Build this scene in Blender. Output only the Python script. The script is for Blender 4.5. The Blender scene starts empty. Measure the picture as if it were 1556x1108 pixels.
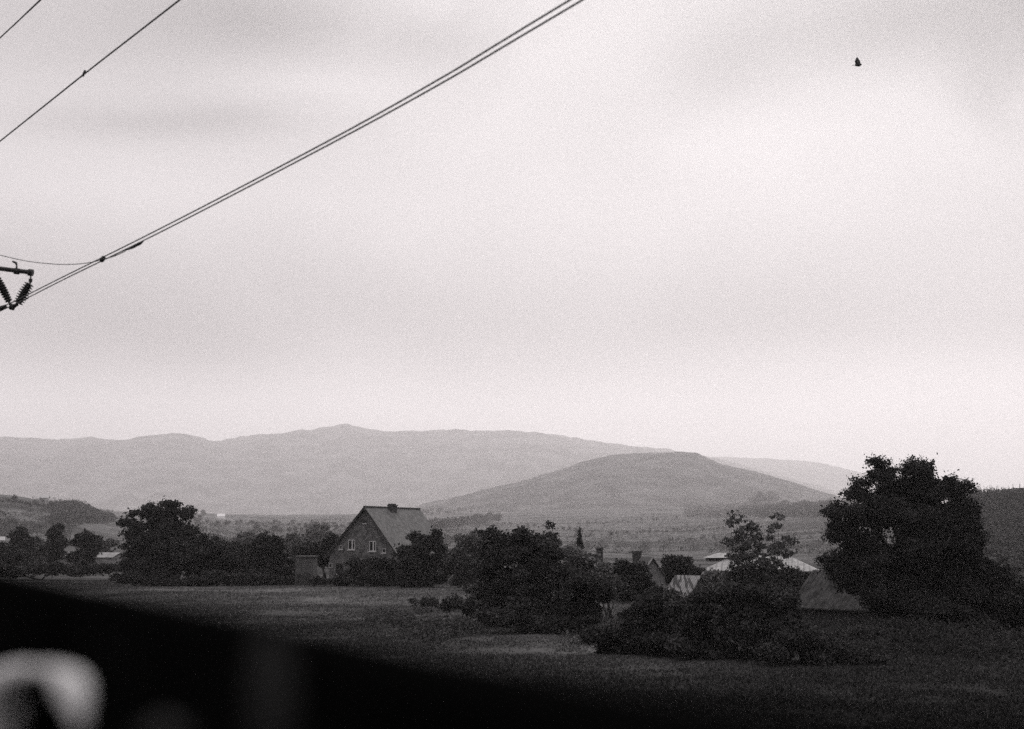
import bpy, math, random
import numpy as np
from mathutils import Vector

C = bpy.context.scene.collection
rng = np.random.default_rng(7)
random.seed(7)
EYE = 5.0
F = 2161.0
PITCH = math.atan(266.0 / F)
cp, sp = math.cos(PITCH), math.sin(PITCH)

# ---------------------------------------------------------------- layout help
def ray(px, py):
    x = (px - 778.0) / F; u = (554.0 - py) / F
    return np.array([x, cp - u * sp, sp + u * cp])
def P(px, py, D):
    d = ray(px, py); k = D / d[1]
    return np.array([d[0] * k, D, EYE + d[2] * k])
def zrow(py):                     # rise per metre of depth
    u = (554.0 - np.asarray(py, float)) / F
    return (sp + u * cp) / (cp - u * sp)

# ---------------------------------------------------------------- noise (numpy value noise)
def vnoise(x, y, seed=0):
    x = np.asarray(x, float); y = np.asarray(y, float)
    xi = np.floor(x).astype(np.int64); yi = np.floor(y).astype(np.int64)
    fx = x - xi; fy = y - yi
    fx = fx * fx * (3 - 2 * fx); fy = fy * fy * (3 - 2 * fy)
    def h(a, b):
        n = (a * 374761393 + b * 668265263 + seed * 1442695041) & 0xFFFFFFFF
        n = ((n ^ (n >> 13)) * 1274126177) & 0xFFFFFFFF
        return ((n ^ (n >> 16)) & 0xFFFF) / 65535.0
    a = h(xi, yi); b = h(xi + 1, yi); c = h(xi, yi + 1); d = h(xi + 1, yi + 1)
    return (a + (b - a) * fx) * (1 - fy) + (c + (d - c) * fx) * fy
def fbm(x, y, octv=4, seed=0):
    s = 0; a = 0.5; f = 1.0
    for k in range(octv):
        s = s + a * (vnoise(x * f, y * f, seed + k) - 0.5) * 2; a *= 0.5; f *= 2.03
    return s

# ---------------------------------------------------------------- object help
def raw_mesh(name, co, faces_flat, nv, mat=None, smooth=False):
    """co (N,3); faces_flat (M,nv)"""
    me = bpy.data.meshes.new(name)
    co = np.asarray(co, np.float32); fa = np.asarray(faces_flat, np.int32)
    me.vertices.add(len(co)); me.vertices.foreach_set('co', co.ravel())
    me.loops.add(fa.size); me.loops.foreach_set('vertex_index', fa.ravel())
    me.polygons.add(len(fa))
    me.polygons.foreach_set('loop_start', np.arange(0, fa.size, nv, dtype=np.int32))
    me.polygons.foreach_set('loop_total', np.full(len(fa), nv, np.int32))
    if smooth: me.polygons.foreach_set('use_smooth', np.ones(len(fa), bool))
    me.update(calc_edges=True); me.validate()
    if mat: me.materials.append(mat)
    return me
def link(name, me, parent=None, loc=None):
    o = bpy.data.objects.new(name, me); C.objects.link(o)
    if parent: o.parent = parent
    if loc is not None: o.location = loc
    return o
def tag(o, label=None, cat=None, group=None, kind=None):
    if label: o['label'] = label
    if cat: o['category'] = cat
    if group: o['group'] = group
    if kind: o['kind'] = kind
    return o
def empty(name, loc, label, cat, group=None, rz=0):
    o = bpy.data.objects.new(name, None); C.objects.link(o); o.location = loc; o.rotation_euler = (0, 0, rz)
    return tag(o, label, cat, group)
class MB:
    """polygons of any size collected as one mesh"""
    def __init__(s): s.v = []; s.f = []; s.sm = []
    def add(s, vs, fs, smooth=False):
        n = len(s.v); s.v += [tuple(map(float, v)) for v in vs]
        s.f += [tuple(i + n for i in f) for f in fs]; s.sm += [smooth] * len(fs)
    def hexa(s, b, t):            # four bottom, four top corners, ccw from above
        s.add(list(b) + list(t), [(3, 2, 1, 0), (4, 5, 6, 7), (0, 1, 5, 4), (1, 2, 6, 5), (2, 3, 7, 6), (3, 0, 4, 7)])
    def box(s, x0, x1, y0, y1, z0, z1):
        s.hexa([(x0, y0, z0), (x1, y0, z0), (x1, y1, z0), (x0, y1, z0)], [(x0, y0, z1), (x1, y0, z1), (x1, y1, z1), (x0, y1, z1)])
    def tube(s, pts, rad, n=8):
        pts = [np.asarray(p, float) for p in pts]
        if np.isscalar(rad): rad = [rad] * len(pts)
        vs = []; fs = []
        for i, p in enumerate(pts):
            t = pts[min(i + 1, len(pts) - 1)] - pts[max(i - 1, 0)]; t = t / (np.linalg.norm(t) + 1e-9)
            a = np.cross(t, [0, 0, 1.0]);
            if np.linalg.norm(a) < 0.05: a = np.cross(t, [1.0, 0, 0])
            a /= np.linalg.norm(a); b = np.cross(t, a)
            for k in range(n):
                an = 2 * math.pi * k / n
                vs.append(p + rad[i] * (math.cos(an) * a + math.sin(an) * b))
        for i in range(len(pts) - 1):
            for k in range(n):
                k2 = (k + 1) % n
                fs.append((i * n + k, i * n + k2, (i + 1) * n + k2, (i + 1) * n + k))
        s.add(vs, fs, True)
        m = len(pts) - 1
        s.add(vs[:n], [tuple(range(n))[::-1]]); s.add(vs[m * n:], [tuple(range(n))])
    def build(s, name, mat, parent=None, loc=None):
        me = bpy.data.meshes.new(name); me.from_pydata(s.v, [], s.f); me.update()
        me.polygons.foreach_set('use_smooth', s.sm)
        me.materials.append(mat); return link(name, me, parent, loc)

# ---------------------------------------------------------------- materials
def mat(name, c1, c2=None, scale=1.0, rough=0.8, spec=0.2, detail=4, coord='Object', bump=0.0, bscale=None, metallic=0.0, stretch=(1, 1, 1), pos=(0.35, 0.65)):
    m = bpy.data.materials.new(name); m.use_nodes = True; nt = m.node_tree; N = nt.nodes; L = nt.links
    b = N['Principled BSDF']; b.inputs['Roughness'].default_value = rough; b.inputs['Specular IOR Level'].default_value = spec
    b.inputs['Metallic'].default_value = metallic
    if c2 is None: b.inputs['Base Color'].default_value = (*c1, 1)
    if c2 is not None or bump:
        tc = N.new('ShaderNodeTexCoord'); mp = N.new('ShaderNodeMapping'); mp.inputs['Scale'].default_value = stretch
        L.new(tc.outputs[coord], mp.inputs['Vector'])
    if c2 is not None:
        n = N.new('ShaderNodeTexNoise'); n.inputs['Scale'].default_value = scale; n.inputs['Detail'].default_value = detail
        L.new(mp.outputs[0], n.inputs['Vector'])
        r = N.new('ShaderNodeValToRGB'); r.color_ramp.elements[0].position = pos[0]; r.color_ramp.elements[1].position = pos[1]
        r.color_ramp.elements[0].color = (*c1, 1); r.color_ramp.elements[1].color = (*c2, 1)
        L.new(n.outputs['Fac'], r.inputs['Fac']); L.new(r.outputs['Color'], b.inputs['Base Color'])
    if bump:
        n2 = N.new('ShaderNodeTexNoise'); n2.inputs['Scale'].default_value = bscale or scale * 4; n2.inputs['Detail'].default_value = 5
        L.new(mp.outputs[0], n2.inputs['Vector'])
        bp = N.new('ShaderNodeBump'); bp.inputs['Strength'].default_value = bump; L.new(n2.outputs['Fac'], bp.inputs['Height'])
        L.new(bp.outputs[0], b.inputs['Normal'])
    return m
def g(v, t=0.0): return (v * (1 + t), v, v * (1 - t * 0.6))   # near neutral grey

LEAF_DARK = mat('dark_leaves', g(.014), g(.034, .0), 0.9, 0.75, 0.1)
LEAF_MID = mat('mid_leaves', g(.035), g(.070), 0.9, 0.75, 0.1)
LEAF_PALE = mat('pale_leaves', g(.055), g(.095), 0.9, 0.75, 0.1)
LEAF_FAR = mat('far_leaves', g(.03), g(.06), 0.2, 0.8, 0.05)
BARK = mat('bark', g(.012), g(.026), 6, 0.9, 0.1, stretch=(1, 1, .2), bump=.3)
HOUSE_WALL = mat('dark_brick', g(.055), g(.14), 2.2, 0.9, 0.1, bump=.3, bscale=14)
ROOF_TILE = mat('roof_tiles', g(.055), g(.11), 2.0, 0.8, 0.2, bump=.25, bscale=9)
WHITE = mat('white_paint', g(.68), g(.80), 5, 0.6, 0.3)
DULLWHITE = mat('worn_pale_paint', g(.25), g(.4), 5, 0.7, 0.2)
GLASS = mat('dark_glass', g(.012), None, 1, 0.15, 0.3)
LEAF_SOFT = mat('thicket_leaves', g(.022), g(.052), 1.1, 0.8, 0.05)
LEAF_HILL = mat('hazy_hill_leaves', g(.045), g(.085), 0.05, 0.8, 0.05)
HUTWALL = mat('hut_render', g(.11), g(.17), 1.5, 0.9, 0.1)
LEAF_GREY = mat('grey_leaves', g(.07), g(.14), 1.4, 0.8, 0.05)
FRAME = mat('aged_white_paint', g(.36), g(.46), 5, 0.7, 0.2)
BRICK_D = mat('sooty_brick', g(.03), g(.06), 5, 0.9, 0.1, bump=.3)
WOOD_D = mat('weathered_wood', g(.035), g(.06), 4, 0.9, 0.1, stretch=(1, 1, .15), bump=.3)
PALEWALL = mat('grey_render', g(.06), g(.11), 1.5, 0.9, 0.1)
METAL_D = mat('dark_metal', g(.02), g(.03), 6, 0.6, 0.2)
WIRE = mat('wire_metal', g(.035), None, 1, 0.6, 0.2)
RUBBER = mat('shade_black_rubber', (.0025, .0025, .0025), None, 1, 0.9, 0.0)  # shade of the unlit carriage interior put into the base colour
PANEL = mat('shade_black_panel', (.0022, .0022, .0022), (.0045, .0045, .0045), 6, 0.95, 0.0)  # near-black colour stands in for interior shade, no carriage is built
HANDLE = mat('pale_enamel', g(.40), g(.5), 20, 0.5, 0.2)
GREYPAINT = mat('dull_grey_paint', g(.013), g(.019), 9, 0.9, 0.0)

# ---------------------------------------------------------------- terrain
COLS = [-1400, -300, 0, 100, 180, 400, 700, 1000, 1300, 1480, 1556, 2000, 3200]
DIST = [1, 150, 300, 600, 1000, 1400, 2000, 3000, 6000, 14000]
ROWS = {
 -1400: [890, 852, 820, 770, 765, 778, 790, 805, 812],
 -300: [890, 852, 819, 758, 765, 778, 780, 795, 805],
 0:    [890, 852, 822, 757, 765, 775, 780, 795, 805],
 100:  [890, 852, 822, 767, 772, 778, 778, 795, 805],
 180:  [890, 852, 827, 793, 789, 786, 780, 795, 805],
 400:  [890, 854, 836, 818, 806, 794, 784, 795, 805],
 700:  [890, 856, 838, 820, 808, 794, 780, 790, 805],
 1000: [890, 860, 842, 822, 807, 790, 772, 785, 805],
 1300: [890, 862, 838, 806, 784, 762, 768, 785, 805],
 1480: [890, 850, 752, 765, 775, 780, 785, 790, 805],
 1556: [890, 845, 746, 758, 770, 778, 785, 790, 805],
 2000: [890, 845, 746, 758, 770, 778, 785, 790, 805],
 3200: [890, 850, 770, 770, 775, 780, 785, 790, 805]}
SL = np.array([[float(zrow(890)) * 150 / 1.0] + [0] * 9 for _ in COLS])
for i, c in enumerate(COLS):
    SL[i, 1:] = [float(zrow(p)) for p in ROWS[c]]
LD = np.log(np.array(DIST, float))
def ground_z(x, y):
    x = np.asarray(x, float); y = np.asarray(y, float)
    r = np.hypot(x, y) + 1e-6
    az = np.clip(np.abs(np.arctan2(x, y)), 0, 1.05) * np.sign(x)
    px = np.clip(778 + np.tan(az) * F, COLS[0], COLS[-1])
    ci = np.clip(np.searchsorted(COLS, px) - 1, 0, len(COLS) - 2)
    ca = np.array(COLS, float); fx = (px - ca[ci]) / (ca[ci + 1] - ca[ci]); fx = fx * fx * (3 - 2 * fx)
    l = np.log(np.clip(r, 150, 14000)); di = np.clip(np.searchsorted(LD, l) - 1, 1, len(DIST) - 2)
    fd = (l - LD[di]) / (LD[di + 1] - LD[di]); fs = fd * fd * (3 - 2 * fd) * .5 + fd * .5
    s = (SL[ci, di] * (1 - fx) + SL[ci + 1, di] * fx) * (1 - fs) + (SL[ci, di + 1] * (1 - fx) + SL[ci + 1, di + 1] * fx) * fs
    z = EYE + s * r
    near = np.clip((150 - r) / 40, 0, 1)
    z = z * (1 - near) + 0.14 * near * np.clip(r / 150, 0, 1)
    z = z + 0.18 * fbm(x / 9, y / 9, 3, 3) * np.clip(r / 60, 0, 1) + np.clip((r - 300) / 700, 0, 1) * 2.5 * fbm(x / 90, y / 90, 3, 5)
    # knoll in front of the barn and a slight terrace edge of the left field
    kx = x - 17.6; ky = y - 70
    z = z + 0.85 * np.exp(-(kx / 5.0) ** 2 - (ky / 6) ** 2)
    z = z - 1.0 * np.exp(-((x - 23) / 6) ** 2 - ((y - 84) / 5) ** 2)
    t = np.abs(x * .819 + y * .574)                    # railway embankment
    e = np.clip((11 - t) / 6, 0, 1); z = z + 2.4 * e * e * (3 - 2 * e)
    return z
def D_at(px, py, lo=160, hi=6000):
    D = np.exp(np.linspace(math.log(lo), math.log(hi), 900)); z = ground_z((px - 778) / F * D, D)
    k = np.nonzero((z - EYE) / D >= zrow(py))[0]
    return float(D[k[0]]) if len(k) else float(D[np.argmax((z - EYE) / D)])
def gz(x, y): return float(ground_z(x, y))

def build_ground():
    a = np.concatenate([np.linspace(-math.pi, -.55, 60, endpoint=False), np.linspace(-.55, .55, 560), np.linspace(.55, math.pi, 61)[1:]])
    r = np.concatenate([np.linspace(0.5, 40, 30, endpoint=False), np.exp(np.linspace(math.log(40), math.log(14000), 420))])
    A, R = np.meshgrid(a, r); X = np.sin(A) * R; Y = np.cos(A) * R; Z = ground_z(X, Y)
    co = np.stack([X, Y, Z], -1).reshape(-1, 3); n, m = A.shape
    i = np.arange(n - 1)[:, None] * m + np.arange(m - 1)[None]
    fa = np.stack([i, i + m, i + m + 1, i + 1], -1).reshape(-1, 4)[:, ::-1]
    mt = bpy.data.materials.new('meadow_ground'); mt.use_nodes = True; nt = mt.node_tree; N = nt.nodes; L = nt.links
    b = N['Principled BSDF']; b.inputs['Roughness'].default_value = 1; b.inputs['Specular IOR Level'].default_value = 0
    tc = N.new('ShaderNodeTexCoord')
    def noise(sc, det, st=(1, 1, 1)):
        mp = N.new('ShaderNodeMapping'); mp.inputs['Scale'].default_value = st; L.new(tc.outputs['Object'], mp.inputs[0])
        q = N.new('ShaderNodeTexNoise'); q.inputs['Scale'].default_value = sc; q.inputs['Detail'].default_value = det; L.new(mp.outputs[0], q.inputs['Vector']); return q
    def ramp(src, p0, c0, p1, c1):
        q = N.new('ShaderNodeValToRGB'); q.color_ramp.elements[0].position = p0; q.color_ramp.elements[1].position = p1
        q.color_ramp.elements[0].color = (*g(c0), 1); q.color_ramp.elements[1].color = (*g(c1), 1); L.new(src, q.inputs[0]); return q
    def mul(a_, b_):
        q = N.new('ShaderNodeMix'); q.data_type = 'RGBA'; q.blend_type = 'MULTIPLY'; q.inputs[0].default_value = 1
        L.new(a_, q.inputs[6]); L.new(b_, q.inputs[7]); return q.outputs[2]
    big = ramp(noise(.006, 4, (1, 2.2, 1)).outputs[0], .43, .052, .55, .115)
    mid = ramp(noise(.12, 5, (.8, 1, 1)).outputs[0], .3, .55, .7, .95)
    fine = ramp(noise(2.2, 6).outputs[0], .3, .72, .7, 1.2)
    # railway weeds, mown meadow beyond; light falloff painted into colour toward near right
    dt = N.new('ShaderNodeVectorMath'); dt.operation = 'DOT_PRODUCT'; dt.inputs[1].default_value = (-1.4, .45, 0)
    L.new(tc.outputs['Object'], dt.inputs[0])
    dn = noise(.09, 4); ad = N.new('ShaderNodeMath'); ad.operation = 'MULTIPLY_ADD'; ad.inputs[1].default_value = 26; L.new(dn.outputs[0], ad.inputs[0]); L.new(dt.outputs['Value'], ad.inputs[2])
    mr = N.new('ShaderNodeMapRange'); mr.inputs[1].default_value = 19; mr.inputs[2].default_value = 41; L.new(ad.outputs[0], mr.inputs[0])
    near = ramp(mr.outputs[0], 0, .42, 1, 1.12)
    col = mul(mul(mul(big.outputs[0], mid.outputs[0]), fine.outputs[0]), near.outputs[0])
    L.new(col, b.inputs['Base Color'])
    bp = N.new('ShaderNodeBump'); bp.inputs['Strength'].default_value = .5; bp.inputs['Distance'].default_value = .15
    L.new(noise(3.5, 5).outputs[0], bp.inputs['Height']); L.new(bp.outputs[0], b.inputs['Normal'])
    global GROUND; GROUND = mt
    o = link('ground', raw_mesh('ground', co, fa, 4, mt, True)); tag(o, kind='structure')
build_ground()

# hills with a real front slope, crest and back slope
def build_hill(name, prof, D, front, back, base_py, mt, cols=700, bump=8, relief=.08, seed=1, x0=-900, x1=2500):
    prof = sorted(prof); pxs = np.linspace(x0, x1, cols); pp = np.array([p[0] for p in prof], float); py = np.array([p[1] for p in prof], float)
    crest = np.interp(pxs, pp, py)
    # soften
    k = np.array([1, 2, 3, 2, 1.]); k /= k.sum(); crest = np.convolve(np.pad(crest, 2, 'edge'), k, 'valid')
    T = np.concatenate([np.linspace(-1, 0, 90), np.linspace(0, 1, 20)[1:]])
    PX, TT = np.meshgrid(pxs, T)
    Dd = np.where(TT < 0, D + TT * (D - front), D + TT * (back - D))
    Zc = EYE + zrow(crest)[None] * D; Zb = EYE + float(zrow(base_py)) * front
    Zb = np.minimum(Zb, Zc)
    s = np.where(TT < 0, 1 + TT, 1 - TT); s = np.clip(s, 0, 1); sh = np.sin(s * math.pi / 2) ** 1.25
    X = (PX - 778) / F * Dd; Y = Dd
    amp = (Zc - Zb) * relief
    Z = Zb + (Zc - Zb) * sh + amp * fbm(X / (D * .07), Y / (D * .12), 4, seed) * np.clip(1 - s, 0, 1) ** .5 * np.clip(s * 4, 0, 1) * 1.6
    Z = Z + bump * fbm(X / (bump * 3.2), Y / (bump * 6), 2, seed + 9) + np.where(TT > 0, -TT * 40, 0)
    Z = np.where(s < .02, Zb - 25, Z)
    co = np.stack([X, Y, Z], -1).reshape(-1, 3); n, m = X.shape
    i = np.arange(n - 1)[:, None] * m + np.arange(m - 1)[None]
    fa = np.stack([i, i + 1, i + m + 1, i + m], -1).reshape(-1, 4)
    o = link(name, raw_mesh(name, co, fa, 4, mt, True)); tag(o, kind='structure'); return o
HILL = mat('wooded_slopes', g(.018), g(.085), .006, .95, .0, detail=9, pos=(.42, .62))
HILL2 = mat('wooded_hill_slopes', g(.015), g(.065), .012, .95, .0, detail=9, pos=(.42, .62))
build_hill('far_hills', [(-900, 700), (-300, 674), (0, 667), (60, 671), (120, 677), (200, 673), (280, 680), (400, 690), (900, 700), (1000, 690), (1080, 696), (1170, 699), (1240, 706), (1310, 720), (1390, 738), (1480, 746), (1900, 740), (2500, 730)],
           12700, 10000, 13900, 800, HILL, bump=10, seed=21)
build_hill('ridge_hills', [(-900, 690), (-200, 682), (0, 673), (50, 675), (90, 679), (140, 673), (185, 677), (225, 671), (275, 667), (305, 673), (330, 681), (352, 676), (400, 671), (440, 666), (452, 662), (470, 664), (520, 656), (560, 660), (600, 661), (665, 658), (720, 662), (780, 665), (850, 668), (920, 678), (1010, 688), (1090, 704), (1180, 726), (1270, 750), (1400, 775), (1700, 790), (2500, 790)],
           10300, 6000, 11800, 790, HILL, bump=15, seed=4, relief=.14)
build_hill('wooded_hill', [(-900, 830), (500, 815), (600, 790), (640, 770), (665, 764), (700, 757), (735, 747), (800, 732), (850, 718), (885, 706), (920, 698), (950, 694.5), (985, 693.5), (1020, 692.5), (1052, 693), (1066, 696), (1080, 705), (1110, 714), (1150, 722), (1200, 736), (1260, 755), (1330, 775), (1500, 800), (2500, 830)],
           4500, 2900, 5900, 800, HILL2, bump=7, seed=12, relief=.045)

# ---------------------------------------------------------------- foliage
def leaf_quads(cen, size, flat=0.0):
    n = len(cen); a = rng.normal(size=(n, 3)); a /= np.linalg.norm(a, axis=1)[:, None]
    b = rng.normal(size=(n, 3)); b -= (a * b).sum(1)[:, None] * a; b /= np.linalg.norm(b, axis=1)[:, None]
    s = size * rng.uniform(.6, 1.3, (n, 1)); a = a * s; b = b * s * .62
    v = np.stack([cen - a, cen - b * .9, cen + a, cen + b], 1).reshape(-1, 3)
    return v, np.arange(n * 4).reshape(-1, 4)
def blob_leaves(blobs, n, clump, per, lobes=9, spread=1.0, core=True):
    """blobs: (cx,cy,cz,rx,ry,rz) in metres; each breaks up into uneven boughs, the boughs into clusters of leaves"""
    sub = []
    for b in blobs:
        b = np.array(b); k = int(lobes * rng.uniform(.8, 1.2)); d = rng.normal(size=(k, 3)); d /= np.linalg.norm(d, axis=1)[:, None]
        rr = rng.uniform(.35, 1.02, k) ** .8 * spread; c = b[:3] + d * rr[:, None] * b[3:]
        q = rng.uniform(.22, .48, k) * (b[3] * b[4] * b[5]) ** (1 / 3.)
        w_ = rng.uniform(.9, 1.7, k)
        sub += [(*c[i], q[i] * w_[i], q[i] * w_[i], q[i] / w_[i] ** .8) for i in range(k)]
        if core: sub.append((*b[:3], *(b[3:] * .62)))
    blobs = np.array(sub)
    vol = (blobs[:, 3] * blobs[:, 4] * blobs[:, 5]) ** .7; vol /= vol.sum()
    nc = max(1, n // per); B = blobs[rng.choice(len(blobs), nc, p=vol)]
    d = rng.normal(size=(nc, 3)); d /= np.linalg.norm(d, axis=1)[:, None]
    rr = rng.uniform(0, 1, nc) ** .4
    cc = B[:, :3] + d * rr[:, None] * B[:, 3:]
    rc = clump * rng.uniform(.4, 1.3, nc)
    k = rng.normal(size=(nc, per, 3)) * rc[:, None, None] * np.array([.5, .5, .34])
    k = np.clip(k, -1.3 * clump, 1.3 * clump)
    return (cc[:, None] + k).reshape(-1, 3), cc
def tree(name, label, cat, base, blobs, D, n, leaf=.11, clump=.42, per=22, m=LEAF_DARK, trunk=.16, group=None, deep=.9, limbs=True, part='crown', lobes=9, airy=False):
    """base px; blobs in photo pixels (cx,cy,rx,ry) become ellipsoids of real size at depth D"""
    x = (base - 778) / F * D; y = D; z = gz(x, y) - .05
    k = D / F; bl = []
    mean = sum(b[2] for b in blobs) / len(blobs) * k
    for b in blobs:
        p = P(b[0], b[1], D); dy = rng.uniform(-.6, .6) * mean
        p = P(b[0], b[1], D + dy); bl.append((p[0] - x, p[1] - y, p[2] - z, b[2] * k, max(b[2], b[3] * .8) * k * deep, b[3] * k))
    cen, cc = blob_leaves(bl, n, clump, per, lobes, 1.15 if airy else 1.0, not airy)
    keep = cen[:, 2] > .02; cen = cen[keep]
    v, f = leaf_quads(cen, leaf)
    t = empty(name, (x, y, z), label, cat, group)
    link(part, raw_mesh(part, v, f, 4, m), t)
    mb = MB(); top = max(bl, key=lambda b: b[2] + b[5]); hh = top[2]
    hub = np.array([np.mean([b[0] for b in bl]) * .6, 0, hh * .45])
    mb.tube([(0, 0, -.3), (0, 0, 0), hub * .5 + np.array([trunk * .5, 0, 0]), hub, np.array([top[0], top[1], top[2]]) * .97], [trunk * 1.5, trunk * 1.15, trunk * .85, trunk * .6, trunk * .1], 8)
    if limbs:
        for b in bl:
            e = np.array(b[:3]); s = hub * rng.uniform(.5, 1.0); mid = (s + e) / 2 + rng.normal(size=3) * .15 * np.linalg.norm(e - s) + np.array([0, 0, -.05 * np.linalg.norm(e - s)])
            mb.tube([s, mid, e], [trunk * .42, trunk * .26, trunk * .06], 5)
    else:
        for q in range(5):
            b = bl[q % len(bl)]; mb.tube([(rng.uniform(-.3, .3), rng.uniform(-.3, .3), 0), (b[0] * .6, b[1] * .6, b[2] * .6), b[:3]], [.03, .022, .01], 5)
    mb.build('trunk' if limbs else 'stem', BARK, t)
    return t

# big tree on the right
tree('broadleaf_tree', 'tallest broadleaf tree, wide dark crown rising above the skyline behind the low barn', 'tree', 1372,
     [(1330, 702, 9, 8), (1344, 708, 13, 12), (1356, 720, 10, 10), (1338, 730, 12, 9), (1392, 711, 20, 17), (1422, 735, 18, 13), (1408, 728, 14, 12), (1398, 758, 36, 13), (1350, 766, 24, 11), (1380, 735, 12, 12), (1445, 732, 12, 7), (1480, 785, 12, 18), (1484, 820, 9, 22), (1482, 850, 12, 22), (1332, 722, 14, 8), (1356, 738, 18, 14), (1345, 755, 22, 14), (1305, 752, 19, 13), (1312, 735, 16, 9), (1395, 742, 36, 22), (1430, 745, 30, 16),
      (1460, 746, 20, 18), (1462, 770, 22, 24), (1435, 785, 45, 36), (1370, 785, 50, 30), (1310, 785, 38, 24), (1268, 783, 14, 6), (1256, 778, 6, 3), (1275, 800, 20, 12), (1272, 815, 20, 12), (1300, 822, 38, 20),
      (1276, 853, 26, 13), (1258, 850, 10, 5), (1275, 868, 26, 14), (1320, 850, 40, 26), (1385, 845, 56, 46), (1450, 830, 36, 44), (1468, 800, 20, 26), (1460, 870, 28, 30), (1335, 888, 50, 26), (1380, 905, 60, 26), (1430, 893, 52, 32), (1300, 885, 26, 18), (1345, 925, 34, 14), (1400, 935, 44, 16)],
     79, 165000, .08, .38, 24, LEAF_DARK, .30, lobes=12)
# left large tree
tree('broadleaf_tree', 'large dark tree left of the house with tiered, ragged top branches', 'tree', 240,
     [(226, 772, 9, 6), (222, 782, 17, 9), (258, 770, 12, 9), (243, 780, 20, 10), (266, 780, 13, 10), (284, 777, 10, 4), (293, 779, 6, 2.5), (283, 785, 7, 5), (205, 781, 11, 4), (196, 795, 14, 5), (188, 798, 7, 3), (212, 800, 16, 8), (240, 797, 28, 13), (268, 800, 16, 12),
      (262, 815, 26, 14), (285, 808, 12, 9), (240, 815, 22, 12), (202, 813, 14, 8), (215, 822, 24, 13), (270, 830, 32, 16), (288, 818, 10, 10), (235, 842, 36, 20), (200, 842, 22, 16), (270, 850, 34, 20), (205, 865, 30, 15), (250, 870, 42, 15)],
     150, 42000, .17, .55, 22, LEAF_DARK, .36)
B = tree
B('rounded_tree', 'wide rounded dark tree adjoining the large ragged tree on its right', 'tree', 325,
  [(312, 835, 22, 14), (330, 832, 20, 11), (345, 842, 24, 16), (310, 855, 28, 20), (350, 862, 28, 20), (372, 855, 14, 18), (320, 874, 36, 13), (365, 876, 22, 12)], 152, 24000, .17, .5, 22, LEAF_DARK, .25)
B('rounded_tree', 'dark domed tree between the wide rounded tree and the flat-topped shed', 'tree', 412,
  [(405, 824, 16, 9), (398, 834, 20, 13), (415, 832, 18, 14), (425, 848, 20, 16), (400, 855, 26, 20), (432, 866, 18, 18), (408, 874, 30, 14)], 151, 20000, .17, .5, 22, LEAF_DARK, .25)
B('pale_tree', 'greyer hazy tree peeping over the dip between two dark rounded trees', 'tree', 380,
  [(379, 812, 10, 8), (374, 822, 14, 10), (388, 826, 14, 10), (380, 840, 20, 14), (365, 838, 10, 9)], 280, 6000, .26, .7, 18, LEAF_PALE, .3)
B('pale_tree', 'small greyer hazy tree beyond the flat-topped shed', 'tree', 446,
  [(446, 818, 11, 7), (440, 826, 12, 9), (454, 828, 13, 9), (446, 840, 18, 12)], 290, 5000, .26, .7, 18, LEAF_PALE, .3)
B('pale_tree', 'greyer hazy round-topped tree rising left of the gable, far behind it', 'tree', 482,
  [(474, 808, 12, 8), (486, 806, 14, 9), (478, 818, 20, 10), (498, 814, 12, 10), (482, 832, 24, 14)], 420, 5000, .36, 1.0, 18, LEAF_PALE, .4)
B('garden_tree', 'low spreading dark tree touching the left side of the brick gable', 'tree', 498,
  [(502, 822, 9, 7), (505, 830, 10, 8), (492, 838, 14, 9), (470, 833, 14, 7), (458, 838, 12, 7), (478, 844, 20, 8), (492, 854, 10, 8)], 158, 9000, .17, .45, 20, LEAF_DARK, .2)
# trees at far left
B('lone_tree', 'low domed tree behind the dark bush at the left edge of the field', 'tree', 33,
  [(33, 808, 9, 5), (31, 816, 14, 8), (35, 828, 19, 11), (24, 840, 16, 10), (44, 842, 12, 9)], 230, 9000, .24, .6, 20, LEAF_DARK, .3)
B('lone_tree', 'round-headed tall narrow tree standing between two lower round trees at left', 'tree', 82,
  [(88, 803, 9, 6), (84, 811, 12, 10), (83, 824, 16, 10), (80, 836, 17, 9), (82, 846, 8, 8)], 215, 11000, .22, .5, 20, LEAF_DARK, .5)
B('lone_tree', 'broad dark shrubby tree hiding part of the long low shed', 'tree', 128,
  [(120, 818, 6, 4), (134, 818, 12, 6), (128, 828, 22, 11), (130, 843, 23, 12), (118, 850, 16, 9), (122, 862, 28, 7)], 195, 14000, .2, .5, 20, LEAF_DARK, .3)
B('dark_bush', 'blackish bush cut by the left frame edge, beside a pale hut', 'bush', 8,
  [(2, 832, 14, 9), (16, 838, 14, 9), (30, 848, 16, 9), (8, 852, 30, 12), (-20, 842, 22, 14), (40, 858, 12, 6)], 190, 9000, .2, .5, 20, LEAF_DARK, .2, limbs=False, part='foliage')
B('grey_bush', 'grey scrubby bush seen between the broad shrubby tree and the large ragged tree', 'bush', 166,
  [(158, 832, 12, 8), (170, 826, 9, 6), (166, 842, 16, 8)], 300, 3500, .26, .6, 18, LEAF_PALE, .2, limbs=False, part='foliage')
B('grey_bush', 'greyish bush between the low domed tree and the round-headed narrow tree', 'bush', 58,
  [(56, 826, 10, 8), (62, 842, 16, 9), (56, 856, 14, 7)], 250, 3500, .24, .6, 18, LEAF_MID, .2, limbs=False, part='foliage')
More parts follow.
